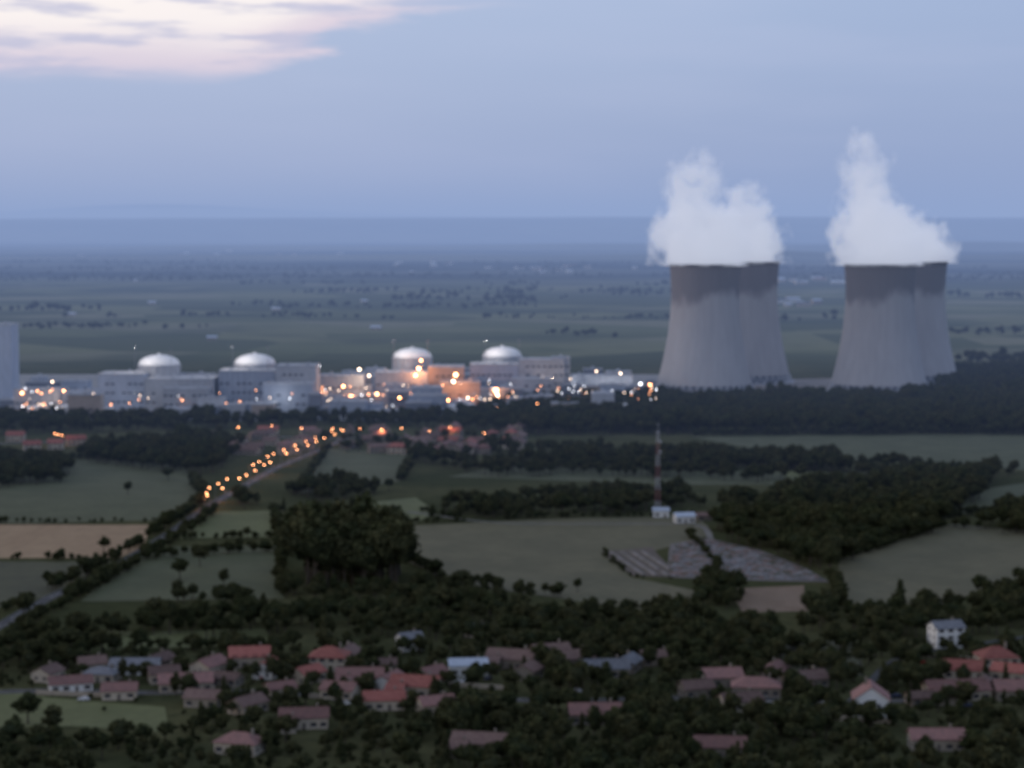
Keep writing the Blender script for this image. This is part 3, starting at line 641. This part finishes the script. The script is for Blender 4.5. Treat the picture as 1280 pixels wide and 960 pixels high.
# ------------------------------------------------------------ lattice mast
def lattice(px,py,h,w0,w1,mats):
    x,y=G(px,py); p=empty('radio_mast',(x,y,0)); avoid.append((x,y,5)); n=14; mb=MB()
    L_=[(w0+(w1-w0)*i/n,h*i/n) for i in range(n+1)]
    for i in range(n):
        (a,za),(b_,zb)=L_[i],L_[i+1]; mi=(i//2)%2
        ca=[(a*sx,a*sy,za) for sx,sy in ((-1,-1),(1,-1),(1,1),(-1,1))]; cb=[(b_*sx,b_*sy,zb) for sx,sy in ((-1,-1),(1,-1),(1,1),(-1,1))]
        for k in range(4):
            mb.beam(ca[k],cb[k],.13,4,mi); mb.beam(ca[k],cb[(k+1)%4],.08,4,mi); mb.beam(ca[(k+1)%4],cb[k],.08,4,mi); mb.beam(cb[k],cb[(k+1)%4],.09,4,mi)
    mb.obj('lattice',mats,p); mb=MB(); mb.beam((0,0,h),(0,0,h+5),.12,6,0); mb.box(0,0,h-1,2.0,2.0,.3,0)
    for z in (h-6,h-12): mb.beam((w1*1.2,-w1*1.2,z),(w1*1.2+.6,-w1*1.2-.9,z),.7,12,0)
    mb.obj('antennas',mats,p)
redp=surf('faded_red_paint',(.28,.13,.13),(.24,.12,.12),.5); lattice(822,641,48,1.5,.7,[surf('mast_white',(.46,.46,.48),(.4,.4,.42),.5),redp])
# ------------------------------------------------------------ nursery: rows of low tunnels
def rows(name,poly,sp,wd,ht,mats,along=0.0,prob=.9,lr=(5,12)):
    P=[G(*p) for p in poly]; c,s=math.cos(along),math.sin(along)
    rot=[(x*c+y*s,-x*s+y*c) for x,y in P]; u0=min(p[0] for p in rot);u1=max(p[0] for p in rot);v0=min(p[1] for p in rot);v1=max(p[1] for p in rot)
    mb=MB(); v=v0
    while v<v1:
        u=u0
        while u<u1:
            L_=U(*lr)
            x=(u+L_/2)*c-v*s; y=(u+L_/2)*s+v*c
            if inpoly(x,y,P) and R()<prob:
                mi=random.randrange(len(mats)); k=5; vs=[]
                for e_ in (0,1):
                    for j in range(k+1):
                        t=math.pi*j/k; uu=u+e_*(L_-.4); vv=v+math.cos(t)*wd/2; vs.append((uu*c-vv*s,uu*s+vv*c,.05+math.sin(t)*ht))
                fs=[(j,j+1,k+2+j,k+1+j) for j in range(k)]+[tuple(range(k+1)),tuple(range(2*k+1,k,-1))]
                mb.add(vs,fs,mi)
            u+=L_
        v+=sp
    mb.obj(name,mats)
flat('nursery_ground',[(836,722),(1038,728),(1010,712),(950,688),(885,673),(838,680)],surf('nursery_soil',(.17,.15,.14),(.13,.115,.105),1/6))
rows('nursery_tunnels',[(838,720),(1032,726),(1005,712),(945,689),(885,675),(842,682)],2.2,1.2,.8,[surf('fleece_cover',(.30,.29,.29),(.24,.235,.24),.2),surf('shade_cloth',(.22,.205,.20),(.18,.17,.17),.2),surf('potted_shrubs',(.12,.105,.08),(.09,.10,.07),.4),surf('terracotta_stock',(.25,.17,.145),(.21,.15,.13),.4)],.35,.9,(1.2,4))
flat('vegetable_plot',[(752,690),(790,720),(850,722),(815,684)],surf('plot_soil',(.13,.10,.08),(.09,.075,.06),1/5))
rows('vegetable_rows',[(757,692),(792,718),(846,720),(812,687)],5.5,2.4,.6,[surf('crop_fleece',(.25,.225,.205),(.20,.18,.165),.2),surf('crop_fleece_old',(.20,.18,.15),(.15,.14,.12),.2)],1.75,.93,(3,8))
# ------------------------------------------------------------ woods
scatter('forest',fill([(600,520),(690,503),(1330,500),(1330,544),(860,543),(640,545)],9.5,(13,18)))
scatter('woodland',fill([(1180,470),(1330,448),(1330,500),(1170,500)],12,(12,17)))
scatter('woodland',fill([(-40,522),(420,527),(610,520),(650,542),(500,534),(280,536),(-40,545)],10,(9,15),prob=.85))
scatter('woodland',fill([(100,565),(270,548),(305,562),(262,596),(110,580)],9,(10,15)))
scatter('woodland',fill([(-40,575),(-40,612),(80,604),(95,578)],9,(10,14)))
scatter('woodland',fill([(310,614),(480,598),(492,614),(400,632),(290,636)],8,(8,13),clump=60))
scatter('woodland',fill([(540,655),(560,637),(740,618),(860,615),(885,635),(700,647)],8.5,(8,13),prob=.9))
scatter('woodland',fill([(690,572),(1050,574),(1055,590),(700,584)],9,(9,14)))
scatter('woodland',fill([(500,575),(640,560),(1280,590),(1180,605),(860,600),(600,596)],10,(8,13),clump=60))
scatter('woodland',fill([(400,545),(650,548),(650,572),(400,566)],15,(6,11)))
scatter('woodland',fill([(890,668),(905,640),(1040,612),(1250,596),(1215,632),(1160,672),(1060,700),(1035,722),(900,675)],8.8,(11,17)))
scatter('woodland',fill([(1215,660),(1330,635),(1330,668),(1240,668)],9,(10,15)))
scatter('woodland',fill([(1185,760),(1330,712),(1330,800),(1000,796),(1005,768),(1080,775)],8,(8,13),prob=.85))
scatter('poplar_grove',fill([(374,736),(498,737),(492,712),(380,712)],6.5,(29,35),[2,2,0,1,4]))
scatter('woodland',fill([(-40,812),(150,780),(350,765),(520,752),(830,775),(985,800),(985,832),(700,812),(500,800),(350,795),(130,800),(80,835),(-40,850)],7.6,(7,13),prob=.9))
scatter('woodland',fill([(150,752),(360,742),(560,735),(700,755),(830,772),(520,760),(350,770)],8,(6,11),clump=40))
scatter('woodland',fill([(860,745),(930,740),(930,765),(860,760)],7,(8,12)))
scatter('woodland',fill([(540,800),(860,800),(985,820),(985,850),(860,850),(640,822)],8,(7,12),prob=.6))
scatter('woodland',fill([(780,850),(900,870),(1060,880),(1060,990),(560,990),(560,900)],8,(7,12),clump=45))
scatter('woodland',fill([(-60,925),(90,918),(240,925),(250,990),(-60,990)],8,(6,11),prob=.9))
hed=[]
for pts,hr in (([(60,740),(140,704),(205,662),(250,632)],(5,9)),([(85,752),(160,712),(225,672),(270,640)],(4,8)),([(-40,654),(215,653)],(2.5,4)),([(-40,700),(150,699),(350,680)],(3,5)),
    ([(-20,775),(60,744),(140,707)],(4,7)),([(20,790),(90,752),(160,712)],(4,8)),
    ([(240,600),(255,625),(230,655)],(6,10)),([(350,640),(540,640)],(3,6)),([(-40,572),(225,576)],(4,8)),([(515,655),(700,647),(880,645)],(3,6)),([(510,700),(560,728),(700,746)],(4,8)),([(752,690),(790,722),(836,724)],(2,3)),
    ([(1050,702),(1180,658),(1330,668)],(4,7)),([(1040,725),(1060,770)],(5,9)),([(860,545),(1330,541)],(6,10)),([(345,640),(352,745)],(4,8)),([(410,562),(370,618)],(4,8)),([(520,566),(500,602)],(5,9)),([(215,674),(345,673)],(3,6)),([(1165,652),(1330,624)],(4,8)),([(180,700),(300,690),(350,690)],(4,8)),([(130,812),(340,808)],(3,6)),([(860,670),(900,710),(870,742)],(3,6))):
    hed+=line(pts,3.6,hr,BUSH,1.6,.82)
scatter('hedgerows',hed)
# distant tree belts on the plain
dist=[]
for x0,x1,y,h in ((-40,300,352,15),(340,560,347,15),(300,420,356,14),(540,830,370,16),(620,960,358,15),(-40,110,388,16),(980,1330,350,15),(150,500,338,16),(560,900,332,16),(1180,1330,372,15),(0,330,330,16),(980,1080,400,14),(1200,1330,418,14),(700,820,420,11),(380,830,365,13),(980,1330,342,14),(500,700,376,15),(-40,1330,346,15),(-40,1330,337,15),(1200,1330,452,14),(100,420,396,10),(-40,240,410,10),(430,820,398,10),(250,640,384,12)):
    nseg=max(4,int((x1-x0)/25)); D0=G(x0,y)[1]
    for i in range(nseg):
        if R()<.6:
            a=x0+(x1-x0)*i/nseg; yo=y+U(-1.8,1.8); dist+=line([(a,yo),(a+(x1-x0)/nseg*U(.6,1.8),yo+U(-.5,.5))],D0/620,(h*.6,h*1.15),[3,4,0,7,8],D0/90)
scatter('distant_trees',dist)
TN=['broadleaf_tree']*5+['poplar_tree','conifer_tree','bush','bush']
def tree(x,y,h,k):
    s=h/12; q=s*U(.85,1.15); linkobj(TN[k],TM[k],None,(x,y,0),U(0,6.28),(q,q,s))
for px,py,h,k in ((225,725,12,3),(280,735,10,0),(250,708,11,4),(110,722,12,3),(30,775,13,1),(345,668,12,2),(160,618,9,0),(722,740,7,0),(35,905,12,3),(1125,768,16,5),(300,690,9,1),(545,722,10,4),(470,740,9,8),(610,735,8,0),(885,735,12,4),(905,742,13,3),(1040,770,14,3),(1025,775,12,1),(1165,650,9,0),(130,690,9,1),(60,735,9,0),(575,650,10,2),(960,600,10,0),(210,600,9,3),(75,700,8,7),(850,770,11,1),(440,640,9,2),(355,640,9,5),(1060,640,14,4)):
    tree(*G(px,py),h,k)
poly=[(-30,815),(1310,800),(1310,985),(-30,985)]
cnt=0
MEAD=[G(*p) for p in ((-60,985),(235,985),(215,868),(60,866),(-60,846))]
for x,y,h,k in fill(poly,7.6,(6,12),[0,1,2,3,4,3,0,5,6,7,8,8],.68,0):
    if inpoly(x,y,MEAD) and R()<.93: continue
    if x<G(560,860)[0] and y<G(0,895)[1]:
        if R()<.15: continue
        h*=.82
    tree(x,y,h,k); cnt+=1
scatter('garden_hedges',[p for p in fill(poly,6,(1.8,4.2),[7,8],.6) if not (inpoly(p[0],p[1],MEAD) and R()<.9)])
print('instances',NT[0],'garden',cnt,'objects',len(scene.objects))
